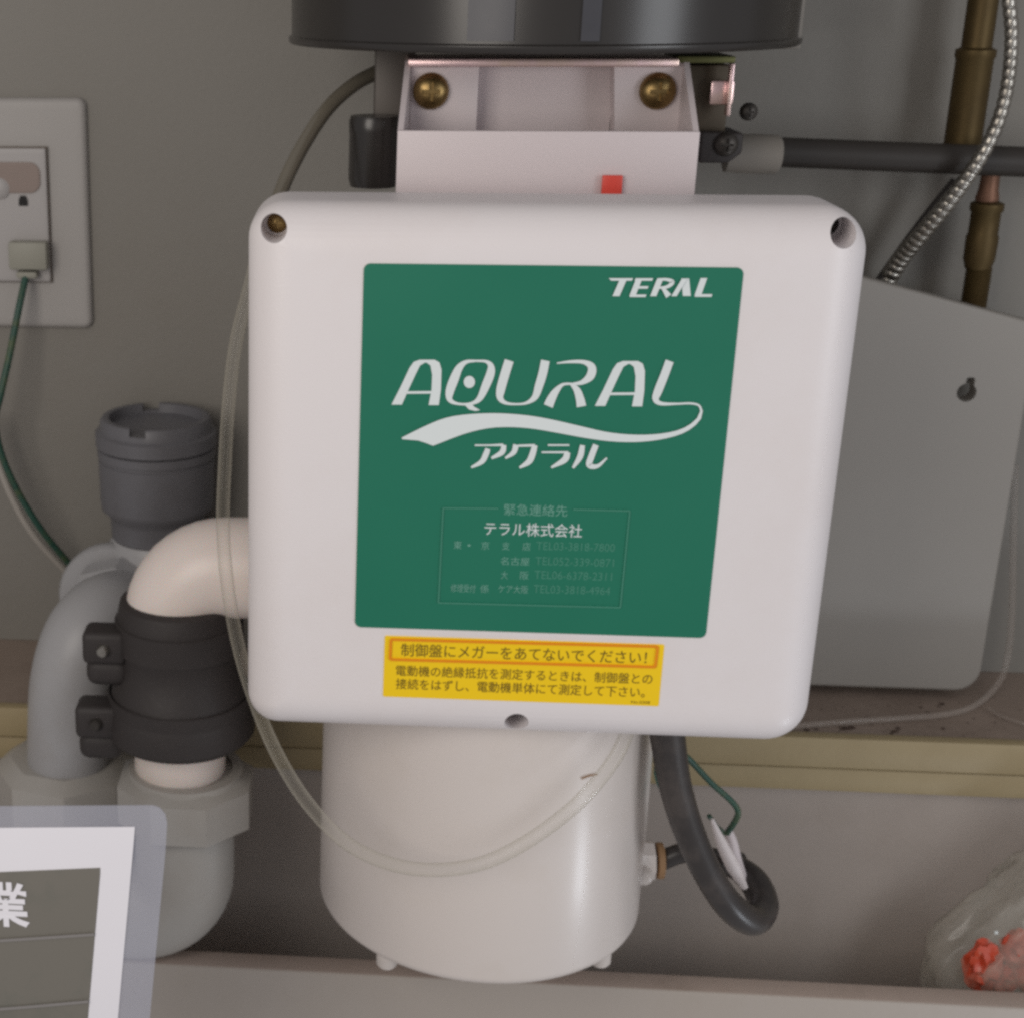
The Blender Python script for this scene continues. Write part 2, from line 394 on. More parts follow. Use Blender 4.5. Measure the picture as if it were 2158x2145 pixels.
def resamp(P, n):
    P = [Vector((a, b)) for a, b in P]; d = [0]
    for a, b in zip(P, P[1:]): d.append(d[-1]+(b-a).length)
    out = []
    for k in range(n):
        t = d[-1]*k/(n-1); i = max(j for j in range(len(d)-1) if d[j] <= t+1e-9)
        f = (t-d[i])/(d[i+1]-d[i]); out.append(P[i].lerp(P[i+1], min(f, 1)))
    return out
upr = resamp([(p.x, p.y) for p in catmull([(a, b, 0) for a, b in up], 5)], 40); lor = resamp(lo[:3]+[(p.x, p.y) for p in catmull([(a, b, 0) for a, b in lo[2:]], 5)], 40)
def VV(u, y):
    q = at(*zc(*u), PY); return bm.verts.new((q.x, y, q.z))
l = [VV(u, PY-.00031) for u in upr]; r = [VV(u, PY-.00031) for u in lor]
for i in range(39): bm.faces.new((l[i], l[i+1], r[i+1], r[i]))
obj('logo_lettering', bm, M['printw'], cb, smooth=False)
# small maker's name
bm = bmesh.new()
poly_on(bm, [(1232, 106), (1350, 106), (1344, 118), (1246, 118)], PY)
slant(bm, 1303, 112, 1268, 192, 17, PY)
slant(bm, 1378, 112, 1346, 192, 15, PY)
for y0, a, b in ((106, 1362, 1446), (144, 1360, 1424), (184, 1338, 1414)): poly_on(bm, [(a, y0), (b, y0), (b-5, y0+12), (a-5, y0+12)], PY)
slant(bm, 1478, 112, 1446, 192, 15, PY)
stroke(bm, [(1465, 112, 6), (1510, 112, 7), (1538, 124, 10), (1515, 146, 8), (1475, 152, 5)], PY)
stroke(bm, [(1490, 150, 7), (1520, 192, 15)], PY)
slant(bm, 1596, 108, 1545, 192, 13, PY); slant(bm, 1600, 108, 1608, 192, 19, PY)
slant(bm, 1690, 106, 1660, 190, 16, PY); poly_on(bm, [(1650, 183), (1730, 183), (1726, 196), (1645, 196)], PY)
obj('brand_lettering', bm, M['printw'], cb, smooth=False)
bm = bmesh.new()
stroke(bm, [(592, 906, 4), (660, 906, 4), (728, 904, 6)], PY); stroke(bm, [(732, 904, 12), (722, 940, 13), (672, 968, 6)], PY)
stroke(bm, [(655, 922, 12), (645, 950, 14), (625, 985, 12), (575, 1012, 5)], PY)
stroke(bm, [(790, 903, 14), (778, 940, 12), (738, 968, 5)], PY); stroke(bm, [(800, 908, 5), (880, 906, 6)], PY)
stroke(bm, [(880, 905, 13), (868, 950, 15), (850, 985, 14), (806, 1013, 5)], PY)
stroke(bm, [(942, 905, 4), (1045, 905, 4)], PY); stroke(bm, [(912, 939, 4), (1040, 939, 5)], PY)
stroke(bm, [(1036, 938, 14), (1022, 975, 15), (958, 1012, 5)], PY)
stroke(bm, [(1108, 905, 12), (1096, 960, 14), (1062, 1014, 6)], PY)
stroke(bm, [(1172, 903, 14), (1150, 960, 15), (1140, 1000, 14), (1180, 1005, 9), (1225, 966, 4)], PY)
obj('kana_lettering', bm, M['printw'], cb, smooth=False)

def text(name, s, xl, xr, yc, hpx, Y, m, parent, bold=.0, shear=0, rot=None):
    """typeset print, fitted between two photo pixels on the plane Y"""
    cu = bpy.data.curves.new(name, 'FONT'); cu.body = s; cu.size = 1; cu.offset = bold; cu.shear = shear; cu.resolution_u = 3
    o = bpy.data.objects.new(name, cu); COL.objects.link(o)
    bpy.context.view_layer.update(); dg = bpy.context.evaluated_depsgraph_get()
    me = bpy.data.meshes.new_from_object(o.evaluated_get(dg)); bpy.data.objects.remove(o)
    xs = [v.co.x for v in me.vertices]; ys = [v.co.y for v in me.vertices]
    x0, x1, y0, y1 = min(xs), max(xs), min(ys), max(ys)
    a = at(xl, yc, Y); b = at(xr, yc, Y); c0 = at((xl+xr)/2, yc-hpx/2, Y); c1 = at((xl+xr)/2, yc+hpx/2, Y)
    sx = (b.x-a.x)/(x1-x0); sz = (c0.z-c1.z)/(y1-y0); zc_ = (c0.z+c1.z)/2
    for v in me.vertices:
        X, Yy = v.co.x, v.co.y
        v.co = ((X-(x0+x1)/2)*sx+(a.x+b.x)/2, Y, (Yy-(y0+y1)/2)*sz+zc_)
    me.materials.clear(); me.materials.append(m)
    return obj(name, me, m, parent, smooth=False)
text('small_print', '緊急連絡先', 1062, 1196, 1075, 24, PY, M['printp'], cb)
text('small_print', 'テラル株式会社', 1021, 1227, 1116, 28, PY, M['printw'], cb)
rows = [(1150, [('東', 956, 973), ('・', 985, 992), ('京', 1014, 1031), ('支', 1058, 1074), ('店', 1101, 1118), ('TEL03-3818-7800', 1130, 1296)]),
        (1182, [('名古屋', 1055, 1116), ('TEL052-339-0871', 1128, 1294)]),
        (1211, [('大', 1056, 1070), ('阪', 1096, 1114), ('TEL06-6378-2311', 1126, 1290)]),
        (1241, [('修理受付', 950, 1002), ('係', 1012, 1030), ('ケア大阪', 1050, 1113), ('TEL03-3818-4964', 1124, 1286)])]
for y, items in rows:
    for s, a, b in items:
        text('small_print', s, a, b, y+(a-1050)*.02, 17 if s != '・' else 5, PY, M['printp'] if s[0] != 'T' else M['printf'], cb)
bm = bmesh.new(); W1 = 1.3
for (x0, y0, x1, y1) in ((934, 1070, 1050, 1071), (1208, 1073, 1327, 1076), (1327, 1076, 1307, 1279), (1307, 1279, 924, 1269), (924, 1269, 934, 1070)):
    stroke(bm, [(x0, y0, W1), (x1, y1, W1)], PY, conv=False)
obj('frame_line', bm, M['printf'], cb, smooth=False)
# warning sticker
stp = [at(*p, BY) for p in ((812, 1338), (1400, 1357), (1388, 1486), (806, 1467))]
sx0 = (stp[0].x+stp[3].x)/2; sx1 = (stp[1].x+stp[2].x)/2; sz1 = (stp[0].z+stp[1].z)/2; sz0 = (stp[2].z+stp[3].z)/2
obj('warning_sticker', rounded_slab(sx0, sx1, sz0, sz1, BY-.0003, BY+.0005, .0004, .00005, 2, 2), M['yellow'], cb, smooth=False)
SY = BY-.0004
def sp(px, py): return (px, py)
text('warning_print', '制御盤にメガーをあてないでください！', 845, 1364, 1376, 29, SY, M['printb'], cb, .006)
text('warning_print', '電動機の絶縁抵抗を測定するときは、制御盤との', 834, 1376, 1421, 23, SY, M['printb'], cb, .005)
text('warning_print', '接続をはずし、電動機単体にて測定して下さい。', 834, 1360, 1449, 23, SY, M['printb'], cb, .005)
text('warning_print', 'No.0308', 1330, 1370, 1479, 6, SY, M['printb'], cb)
bm = bmesh.new()
q = [(824, 1346), (1386, 1361), (1381, 1404), (822, 1388)]
for i in range(4): stroke(bm, [(q[i][0], q[i][1], 2.6), (q[(i+1) % 4][0], q[(i+1) % 4][1], 2.6)], SY, conv=False)
obj('sticker_frame', bm, M['printo'], cb, smooth=False)

# motor barrel
bc = Vector((.0594, .640, 0)); BR = .0728; z0 = .5952
bm = bmesh.new()
prof = [(0, z0-.001), (BR*.8, z0-.001), (BR*.93, z0)]+[(BR-.0045+.0045*math.sin(a), z0+.0045-.0045*math.cos(a)) for a in [math.radians(t) for t in (15, 35, 55, 75, 90)]]
prof += [(BR, .642), (BR-.0004, .7), (BR-.0004, .7172), (0, .7172)]
lathe(bm, prof, (bc.x, bc.y, 0), n=96); obj('motor_barrel', bm, M['ivory'], pump)
for px in (815, 1272):
    p = at(px, 2016, .592)
    yb_ = bc.y-math.sqrt(max(0, (BR-.006)**2-(p.x-bc.x)**2))
    lathe_ = lathe(bmesh.new(), [(0, z0-.0075), (.0034, z0-.0075), (.0046, z0-.006), (.0046, z0+.003)], (p.x, yb_+.002, 0), n=20); obj('barrel_bolt', lathe_, M['ivory'], pump)
sb = bmesh.new(); pr = None
def on_barrel(px, py):
    d = ray(px, py); o2 = Vector((CAMP.x-bc.x, CAMP.y-bc.y)); d2 = Vector((d.x, d.y))
    A_ = d2.dot(d2); B_ = o2.dot(d2); C_ = o2.dot(o2)-(BR+.0002)**2
    return CAMP+d*((-B_-math.sqrt(B_*B_-A_*C_))/A_)
obj('scuff_mark', tube(sb, [on_barrel(1226, 1640), on_barrel(1242, 1634), on_barrel(1258, 1631)], .00035, 6, 4), M['tan'], pump)
# cable gland
g0 = at(1352, 1812, .635); g1 = at(1392, 1795, .635)
axg = Vector((1, .0, .03)).normalized()
gl = lathe(bmesh.new(), [(.0105, -.012), (.0105, -.002), (.0092, .0), (.0088, .0062)], g0+Vector((-.001, 0, 0)), axg, 8)
gland = obj('cable_gland', gl, M['ivory'], pump, ang=30)
obj('gasket', lathe(bmesh.new(), [(.0078, .0065), (.0082, .0068), (.0082, .0092), (.0078, .0095)], g0, axg, 24), M['tan'], gland)
obj('gland_bolt', lathe(bmesh.new(), [(.0042, -.006), (.0042, .002), (.003, .004), (0, .0045)], at(1352, 1845, .625), axg, 16), M['ivory'], gland)
p0 = g0+Vector((.009, 0, .0005)); p1 = at(1440, 1797, .635); p2 = at(1500, 1806, .636); p3 = at(1560, 1815, .642)
gc = obj('motor_cable', tube(bmesh.new(), [p0, p1, p2, p3], .0045, 14), M['cable'], pump)

# bracket on top of the box
FY = .616; KY = .650
A = at(838, 276, FY); B = at(1476, 278, FY); zb = .905; zt = at(1150, 277, FY).z; th = .0022
tz = at(1150, 128, KY-.001).z
bm = bmesh.new()
bx(bm, (A.x, FY, zb), (B.x, FY+th, zt), .0004)                           # front strip
k0 = at(852, 200, KY).x; k1 = at(1446, 200, KY).x
for xs, xk, s in ((A.x, k0, 1), (B.x, k1, -1)):                         # gussets sloping back
    v = []
    for dx in (0, s*th):
        v.append([bm.verts.new((xs+dx, FY+th, zb)), bm.verts.new((xs+dx, FY+th, zt-.0003)), bm.verts.new((xk+dx, KY, tz)), bm.verts.new((xk+dx, KY, zb))])
    bm.faces.new(v[0]); bm.faces.new(v[1][::-1])
    for i in range(4): bm.faces.new((v[0][i], v[1][i], v[1][(i+1) % 4], v[0][(i+1) % 4]))
c0 = at(1008, 200, KY).x; c1 = at(1296, 200, KY).x
bx(bm, (k0+th, KY, zb), (c0, KY+.014, tz), .001); 
pv = [[bm.verts.new((x, y, z)) for x, z in ((c1+.0035, zb), (k1-th, zb), (k1-th, tz), (c1-.0012, tz))] for y in (KY, KY+.014)]
bm.faces.new(pv[0]); bm.faces.new(pv[1][::-1])
for i in range(4): bm.faces.new((pv[0][i], pv[1][i], pv[1][(i+1) % 4], pv[0][(i+1) % 4]))
bx(bm, (c0-.0005, KY+.0122, zb), (c1+.0005, KY+.0138, tz-.0002))
bmesh.ops.recalc_face_normals(bm, faces=bm.faces)
br = obj('bracket', bm, M['bracket'], pump)
for px in (908, 1386):
    p = at(px, 196, KY-.001)
    pan_screw('bracket_screw', (p.x, KY-.0009, p.z+.0006), .0072, M['brass'], br)
rb = at(1292, 386, .612)
obj('red_button', box((rb.x-.0038, .6135, .9206-.003), (rb.x+.0038, .6155, at(1292, 371, .613).z), .0004), M['red'], cb)

# zinc plate over the bracket
zp = bmesh.new()
xa = at(860, 132, KY-.006).x; xb = at(1432, 132, KY-.006).x; xc = at(1549, 126, KY).x
ztop = at(1150, 124, KY-.006).z; zbt = at(1150, 142, KY-.006).z
pl = obj('zinc_plate', bx(zp, (xa, KY-.006, zbt), (xb, KY+.03, ztop), .0007), M['zinc'], pump)
zq = bmesh.new(); bx(zq, (xb+.0002, KY-.001, zbt+.0012), (xc, KY+.03, ztop+.0006), .0004)
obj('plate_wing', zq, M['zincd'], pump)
zl = bmesh.new(); zlow = at(1545, 245, KY).z
bx(zl, (xc-.0014, KY-.001, zlow), (xc, KY+.004, zbt+.001), .0003)
obj('plate_leg', zl, M['zinc'], pump)
ta = at(1500, 170, KY+.004); tb = at(1538, 222, KY+.004)
obj('plate_tab', box((ta.x, KY+.004, tb.z), (tb.x+.0012, KY+.006, ta.z), .0008), M['zinc'], pump)
bk = at(1440, 140, KY+.01); bk2 = at(1528, 285, KY+.01)
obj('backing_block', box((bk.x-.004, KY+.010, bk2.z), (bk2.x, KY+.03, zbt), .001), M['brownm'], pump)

# black pressure tank
tc_ = Vector((at(1133, 100, .70).x, .700, 0)); TR = .1055; tzb = at(1150, 116, .5945).z
bm = bmesh.new()
lathe(bm, [(0, tzb+.001), (TR*.9, tzb+.0005), (TR-.001, tzb), (TR-.0002, tzb+.001), (TR-.0002, tzb+.0028), (TR-.0014, tzb+.0034), (TR-.0012, tzb+.03), (TR-.004, tzb+.09), (TR*.8, tzb+.14), (0, tzb+.16)], tc_, n=128)
tank = obj('pressure_tank', bm, M['black'], pump)
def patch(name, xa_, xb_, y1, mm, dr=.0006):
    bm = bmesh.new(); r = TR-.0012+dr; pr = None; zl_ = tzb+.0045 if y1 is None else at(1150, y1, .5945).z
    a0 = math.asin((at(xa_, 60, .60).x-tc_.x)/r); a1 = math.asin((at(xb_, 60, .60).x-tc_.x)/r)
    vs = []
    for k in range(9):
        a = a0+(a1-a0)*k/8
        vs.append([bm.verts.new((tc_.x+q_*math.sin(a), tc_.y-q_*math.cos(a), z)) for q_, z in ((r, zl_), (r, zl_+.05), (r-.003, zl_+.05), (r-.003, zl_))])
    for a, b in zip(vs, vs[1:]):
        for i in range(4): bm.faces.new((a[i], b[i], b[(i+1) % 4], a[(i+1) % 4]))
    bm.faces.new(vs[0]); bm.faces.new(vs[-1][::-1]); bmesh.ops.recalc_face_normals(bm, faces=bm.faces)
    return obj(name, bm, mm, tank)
patch('tank_reflection_patch', 985, 1082, 88, M['tankrefl']); patch('tank_reflection_patch', 1222, 1262, 88, M['tankrefl'])  # added grey patches imitating reflections in the black tank, dark gap between
a = at(1645, 40, .665); b = at(1686, 104, .665)
obj('tank_bracket', box((a.x, .664, b.z), (b.x, .668, b.z+.06), .0008), M['sock'], pump)
# post, knob and side fittings
a = at(790, 120, .69); b = at(850, 262, .69)
obj('post', box((a.x, .68, b.z-.01), (b.x+.004, .70, tzb+.001), .002), M['darkm'], pump)
p = at(790, 255, .66); q = at(790, 385, .66); r = pxm(54, p)
bm = bmesh.new(); lathe(bm, [(0, q.z-.004), (r*.92, q.z-.003), (r, q.z), (r, p.z-.006), (r*1.02, p.z-.005), (r*1.02, p.z-.001), (r*.95, p.z+.001), (0, p.z+.001)], (p.x, .672, 0), n=40)
obj('knob', bm, M['black'], pump)
a = at(1478, 278, .655); b = at(1562, 345, .655)
blk = obj('side_block', extrude_poly([(a.x, a.z), (b.x, a.z-.0005), (b.x, b.z+.004), (b.x-.005, b.z), (a.x, b.z)], .655, .68, .0012), M['rubber'], pump)
p = at(1530, 305, .6548); pan_screw('block_screw', (p.x, .6548, p.z), .0048, M['screwd'], blk)
p = at(1580, 237, .67)
bs = pan_screw('small_screw', (p.x, .672, p.z), .0036, M['screwd'], pump)
a = at(1562, 262, .69); b = at(1645, 400, .69)
bm = bmesh.new(); lathe(bm, [(.0001, -.012), (pxm(40, a), -.012), (pxm(42, a), 0), (pxm(41, a), .009), (pxm(33, a), .0105)], at(1590, 325, .70), (1, 0, -.02), 32)
obj('pipe_socket', bm, M['sock'], pump)

# ------------------------------------------------------------------ horizontal dark rod
ra = at(1632, 321, .757); rb_ = at(2158, 342, .757)
d = (rb_-ra)
bm = bmesh.new(); lathe(bm, [(pxm(30, ra), 0), (pxm(31, ra), .003), (pxm(31, ra), .30)], ra, d, 28)
tag(obj('drain_pipe', bm, M['rod']), 'dark horizontal pipe running right from the pump behind the flexible metal hose', 'pipe')

# ------------------------------------------------------------------ clear hose loop
P = [at(800, 150, .70), at(745, 180, .69), at(690, 230, .68), at(640, 305, .67), at(600, 385, .66), at(580, 450, .65), at(575, 520, .645)]
tag(obj('drain_tube', tube(bmesh.new(), P, .0031, 16, 8), M['dtube']), 'dull grey brown tube curving from behind the bracket down behind the control box', 'tube')
P = [at(600, 420, .65), at(555, 500, .64), at(528, 600, .632), at(498, 720, .625), at(482, 850, .618), at(474, 980, .61), at(470, 1100, .605), at(478, 1220, .60), at(500, 1350, .592), at(535, 1470, .582), at(585, 1590, .568), at(655, 1700, .5585), at(745, 1785, .5545), at(860, 1828, .5545), at(985, 1826, .555), at(1090, 1785, .556), at(1203, 1705, .560), at(1284, 1615, .567), at(1322, 1540, .5755), at(1330, 1480, .585)]
hs = obj('clear_hose', tube(bmesh.new(), P, .0028, 18, 8, cap=False), M['hose'])
tag(hs, 'clear vinyl hose looping down beside the control box and across the motor barrel', 'hose')
# second hose strand behind the first (same look, hangs next to it)

# ------------------------------------------------------------------ white elbow pipe and black coupling
EY = .655
def swept(name, P, rpx, mm, parent, n=28, k=8, Y=EY): return obj(name, tube(bmesh.new(), P, rpx, n, k), mm, parent)
el = thing('elbow_pipe', at(365, 1320, EY), 'cream white elbow pipe leaving the left side of the pump above a black coupling', 'pipe')
r0 = pxm(106, at(400, 1200, EY))
cc = at(470, 1300, EY)
path = [at(650, 1196, EY), at(520, 1196, EY)]
A0 = at(478, 1196, EY); R0 = pxm(112, A0)
cen = A0+Vector((0, 0, -R0))
for t in range(0, 91, 9):
    a = math.radians(t); path.append(cen+Vector((-R0*math.sin(a), 0, R0*math.cos(a))))
path.append(path[-1]+Vector((0, 0, -.02)))
obj('elbow', tube(bmesh.new(), path, r0, 36, smooth=False), M['pipew'], el)
axX = path[-1].x
zstub = at(380, 1657, EY-.019).z
bm = bmesh.new(); lathe(bm, [(0, zstub-.006), (pxm(94, path[-1]), zstub-.004), (pxm(98, path[-1]), zstub), (pxm(98, path[-1]), path[-1].z)], (axX+.0015, EY, 0), n=40)
obj('pipe_end', bm, M['pipew'], el)

cp = thing('pipe_coupling', (axX, EY, at(380, 1600, EY).z), 'black rubber pipe coupling with two screw clamps under the cream elbow', 'coupling')
zz = lambda py: at(365, py, EY-.02).z
u = pxm(1, at(365, 1450, EY))
zz = lambda py: at(365, py, EY-.030).z
bm = bmesh.new()
prof = [(u*80, zz(1606)), (u*146, zz(1605)), (u*158, zz(1592)), (u*158, zz(1568)), (u*153, zz(1540)), (u*146, zz(1515)), (u*140, zz(1498)), (u*134, zz(1480)), (u*128, zz(1462)), (u*126, zz(1440)), (u*127, zz(1425)), (u*130, zz(1415)), (u*129, zz(1350)), (u*126, zz(1335)), (u*122, zz(1318)), (u*112, zz(1312)), (u*100, zz(1312))]
lathe(bm, prof, (axX+.002, EY, 0), n=64); obj('sleeve', bm, M['rubber'], cp)
for py, R_, ll in ((1385, 131, 175), (1540, 150, 160)):
    bm = bmesh.new(); lathe(bm, [(u*(R_-1), zz(py+30)), (u*(R_+3), zz(py+28)), (u*(R_+3), zz(py-28)), (u*(R_-1), zz(py-30))], (axX+.002, EY, 0), n=64, cap=False)
    cl = obj('clamp_band', bm, M['rubber'], cp)
    a = at(ll, py-62, EY-.012); b = at(ll+95, py+8, EY-.012)
    bm = bmesh.new(); bx(bm, (a.x, EY-.018, b.z), (b.x, EY-.002, a.z), .003, 3)
    obj('clamp_lug', bm, M['rubber'], cl)
    a = at(ll+6, py-2, EY-.012); b = at(ll+100, py+58, EY-.012)
    bm = bmesh.new(); bx(bm, (a.x, EY-.016, b.z), (b.x, EY, a.z), .005, 4)
    obj('clamp_lug', bm, M['rubber'], cl)
    p = at(ll+42, py-14, EY-.0185)
    lt = bmesh.new(); lathe(lt, [(0, -.0022), (.0022, -.002), (.0030, -.0006), (.0030, .003)], p, (.25, 1, .1), 18)
    obj('clamp_screw', lt, M['steel'] if py < 1400 else M['screwd'], cl)

# union below
un = thing('pipe_union', at(385, 1700, EY), 'warm grey plastic union nut and bend under the black coupling', 'pipe fitting')
ux = at(382, 1700, EY-.02).x
zn = lambda py: at(382, py, EY-.028).z
bm = bmesh.new(); nut(bm, (ux, EY, 0), u*152, zn(1792), zstub-.001, math.radians(22), .004, 8)
obj('union_nut', bm, M['greyw'], un, ang=25)
bm = bmesh.new(); lathe(bm, [(u*98, zstub-.003), (u*124, zstub-.003), (u*122, zstub+.0005), (u*100, zstub+.0005)], (ux, EY, 0), n=48, cap=False)
obj('union_rim', bm, M['greyw'], un)
zt_ = zn(1790)
B0 = Vector((ux-.001, EY, zt_+.004)); B1 = Vector((ux-.001, EY, zn(1900)))
Rb = u*105; cen = B1+Vector((-Rb, 0, 0)); path = [B0, B1]
for t in range(8, 91, 8): path.append(cen+Vector((Rb*math.cos(math.radians(t)), 0, -Rb*math.sin(math.radians(t)))))
path.append(path[-1]+Vector((-.05, 0, 0)))
obj('union_bend', tube(bmesh.new(), path, u*108, 36, smooth=False), M['greyw'], un)

# ------------------------------------------------------------------ grey pipe with dark cap
gp = thing('grey_pipe', at(145, 1700, .70), 'light grey plastic pipe behind the black coupling, with a dark grey screw cap', 'pipe')
CYY = .768; cxx = at(330, 980, CYY).x; u2 = pxm(1, at(330, 980, CYY)); zg = lambda py: at(330, py, CYY).z
bm = bmesh.new()
lathe(bm, [(u2*60, zg(1145)), (u2*98, zg(1125)), (u2*100, zg(1090)), (u2*104, zg(1078)), (u2*118, zg(1066)), (u2*120, zg(1055)), (u2*122, zg(966)), (u2*119, zg(964)), (u2*119, zg(958)), (u2*124, zg(956)), (u2*124, zg(940)), (u2*120, zg(938))], (cxx, CYY, 0), n=64)
obj('collar', bm, M['greyd'], gp)
bm = bmesh.new()
lathe(bm, [(u2*120, zg(937)), (u2*127, zg(934)), (u2*127, zg(908)), (u2*118, zg(903)), (u2*117, zg(885)), (u2*112, zg(878)), (u2*104, zg(876)), (u2*98, zg(878)), (u2*96, zg(896)), (u2*30, zg(898)), (0, zg(898))], (cxx, CYY, 0), n=64)
cap = obj('screw_cap', bm, M['greyd'], gp)
cut(cap, [box((at(288, 870, CYY).x, CYY-.05, zg(892)), (at(322, 870, CYY).x, CYY+.05, zg(830)))])
bm = bmesh.new(); lathe(bm, [(u2*60, zg(1420)), (u2*100, zg(1410)), (u2*104, zg(1140)), (u2*96, zg(1128))], (cxx, CYY, 0), n=48)
obj('tee_body', bm, M['greyl'], gp)
P = [at(252, 1284, .752), at(250, 1286, .735), at(240, 1290, .720), at(212, 1305, .706), at(178, 1350, .696), at(154, 1430, .692), at(147, 1530, .693), at(146, 1640, .697), at(146, 1740, .70)]
rr = pxm(90, P[5])
obj('bend', tube(bmesh.new(), P, rr, 36, 8), M['greyl'], gp)
dax = Vector((-.12, -1, -.06)).normalized(); q0 = at(250, 1284, .744)
bm = bmesh.new(); lathe(bm, [(rr*.98, -.006), (rr*1.26, -.006), (rr*1.34, -.004), (rr*1.34, .009), (rr*1.27, .0115), (rr*1.0, .0115)], q0, dax, 9)
obj('socket_nut', bm, M['greyl'], gp, ang=25)
q1 = at(247, 1262, .758)
bm = bmesh.new(); lathe(bm, [(rr*.9, -.006), (rr*1.44, -.005), (rr*1.50, -.003), (rr*1.50, .002), (rr*1.44, .004), (rr*1.2, .0045)], q1, dax, 48)
obj('socket_rim', bm, M['greyl'], gp)
n0 = at(146, 1655, .70)
bm = bmesh.new(); nut(bm, (n0.x-.001, .70, 0), pxm(150, n0), n0.z-.035, at(146, 1640, .675).z, math.radians(8), .005, 8)
obj('base_nut', bm, M['greyw'], gp, ang=25)

# ------------------------------------------------------------------ wall outlet
ox1 = -.1407; pz0, pz1 = .8244, .9415
wo = thing('wall_outlet', (ox1-.035, WY, pz0), 'pale grey double wall outlet with browned socket faces on the left of the wall', 'wall outlet')
obj('cover_plate', rounded_slab(ox1-.070, ox1, pz0, pz1, WY-.0045, WY-.0001, .0045, .003, 5, 6), M['plate'], wo)
ma = at(96, 313, WY-.0065); mb = at(108, 594, WY-.0065)
mx1 = (ma.x+mb.x)/2
obj('socket_gap', box((mx1-.0435, WY-.0062, mb.z-.0006), (mx1+.0006, WY-.004, ma.z+.0006)), M['slot'], wo, smooth=False)
mod = obj('socket_module', rounded_slab(mx1-.043, mx1, mb.z, ma.z, WY-.0078, WY-.006, .0008, .0006, 3, 4), M['socket'], wo)
f0 = at(-55, 342, WY-.008); f1 = at(86, 408, WY-.008)
bm = rounded_slab(f0.x, f1.x, f1.z, f0.z, WY-.0086, WY-.0077, .0055, .0004, 3, 6)
obj('socket_face', bm, M['brown'], mod)
hc = at(49, 424, WY-.008)
obj('earth_hole', extrude_poly([(hc.x-.0024, hc.z-.0026), (hc.x+.0024, hc.z-.0026), (hc.x+.0024, hc.z+.0006), (hc.x+.0014, hc.z+.0026), (hc.x-.0014, hc.z+.0026), (hc.x-.0024, hc.z+.0006)], WY-.0080, WY-.0075), M['hole'], mod, smooth=False)
lt = lathe(bmesh.new(), [(0, -.0015), (.004, -.0012), (.0055, .0)], at(-2, 398, WY-.0085), (0, 1, 0), 20); obj('terminal_dot', lt, M['socket'], mod)
ew = thing('earth_plug', at(55, 550, WY-.01), 'square grey plug in the lower socket of the outlet with a dark green cord', 'plug')
a = at(12, 514, WY-.02); b = at(96, 574, WY-.02)
obj('plug_body', box((a.x, WY-.016, b.z), (b.x, WY-.0079, a.z), .0012), M['plug'], ew)
a = at(32, 574, WY-.016); b = at(76, 590, WY-.016)
obj('cord_grip', box((a.x, WY-.0145, b.z), (b.x, WY-.008, a.z-.0002), .001), M['plug'], ew)
P = [at(54, 585, .787), at(40, 650, .78), at(20, 750, .775), at(2, 830, .77), at(-10, 890, .77), at(4, 960, .77), at(40, 1040, .772), at(90, 1120, .776), at(150, 1192, .785), at(185, 1230, .79)]
obj('cord', tube(bmesh.new(), P, pxm(7.5, P[3]), 12), M['gwire'], ew)
P = [at(-30, 880, .778), at(-12, 950, .778), at(22, 1040, .778), at(70, 1125, .782), at(138, 1202, .79), at(175, 1240, .795)]
tag(obj('white_wire', tube(bmesh.new(), P, pxm(8, P[3]), 12), M['wwire']), 'thin whitish wire hanging on the wall just below the green cord', 'wire')

# ------------------------------------------------------------------ white cover on the ledge
CVY = .765
lz = LZ+.0004
xL = at(1640, 1000, CVY).x; xR = at(2104, 1200, CVY).x
zc0 = at(1850, 1450, CVY).z; tl = at(1700, 552, CVY); tr = at(2158, 668, CVY)
sl = (tr.z-tl.z)/(tr.x-tl.x)
zr = tl.z+sl*(xR-tl.x)
q = .012
pts = [(xL, zc0), (xR-q, zc0)]+[(xR-q+q*math.sin(math.radians(t)), zc0+q-q*math.cos(math.radians(t))) for t in (15, 30, 45, 60, 75, 90)]
pts += [(xR, zr-.004), (xR-.002, zr-.001), (xL, tl.z+sl*(xL-tl.x))]
wc = thing('white_cover', ((xL+xR)/2, CVY, lz), 'white plastic cover with a keyhole slot standing on the ledge behind the control box', 'plastic cover')
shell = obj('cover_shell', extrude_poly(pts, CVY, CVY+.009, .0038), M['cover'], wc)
k = at(2037, 828, CVY); k2 = at(2046, 800, CVY)
kc = lathe(bmesh.new(), [(pxm(20, k), -.01), (pxm(20, k), .012)], k, (0, 1, 0), 24); kd = box((k2.x-pxm(9, k), CVY-.01, k.z), (k2.x+pxm(9, k), CVY+.012, k2.z+pxm(4, k)), .0012)
cut(shell, [kc, kd])
for p in shell.data.polygons:
    if abs(p.normal.y) > .9995: p.use_smooth = False

# ------------------------------------------------------------------ flexible hose and brass
fh = thing('flexible_metal_hose', at(1880, 590, .78), 'silvery corrugated metal hose curving down at the upper right', 'hose')
P = [at(2118, -60, .735), at(2126, 0, .735), at(2132, 70, .735), at(2128, 145, .736), at(2116, 215, .737), at(2094, 280, .738), at(2055, 350, .740), at(2000, 425, .749), at(1945, 490, .762), at(1900, 545, .777), at(1865, 600, .786)]
C = catmull(P, 24)
bm = bmesh.new(); Rm = pxm(14.5, P[2]); L = 0; out = []; pitch = .0042
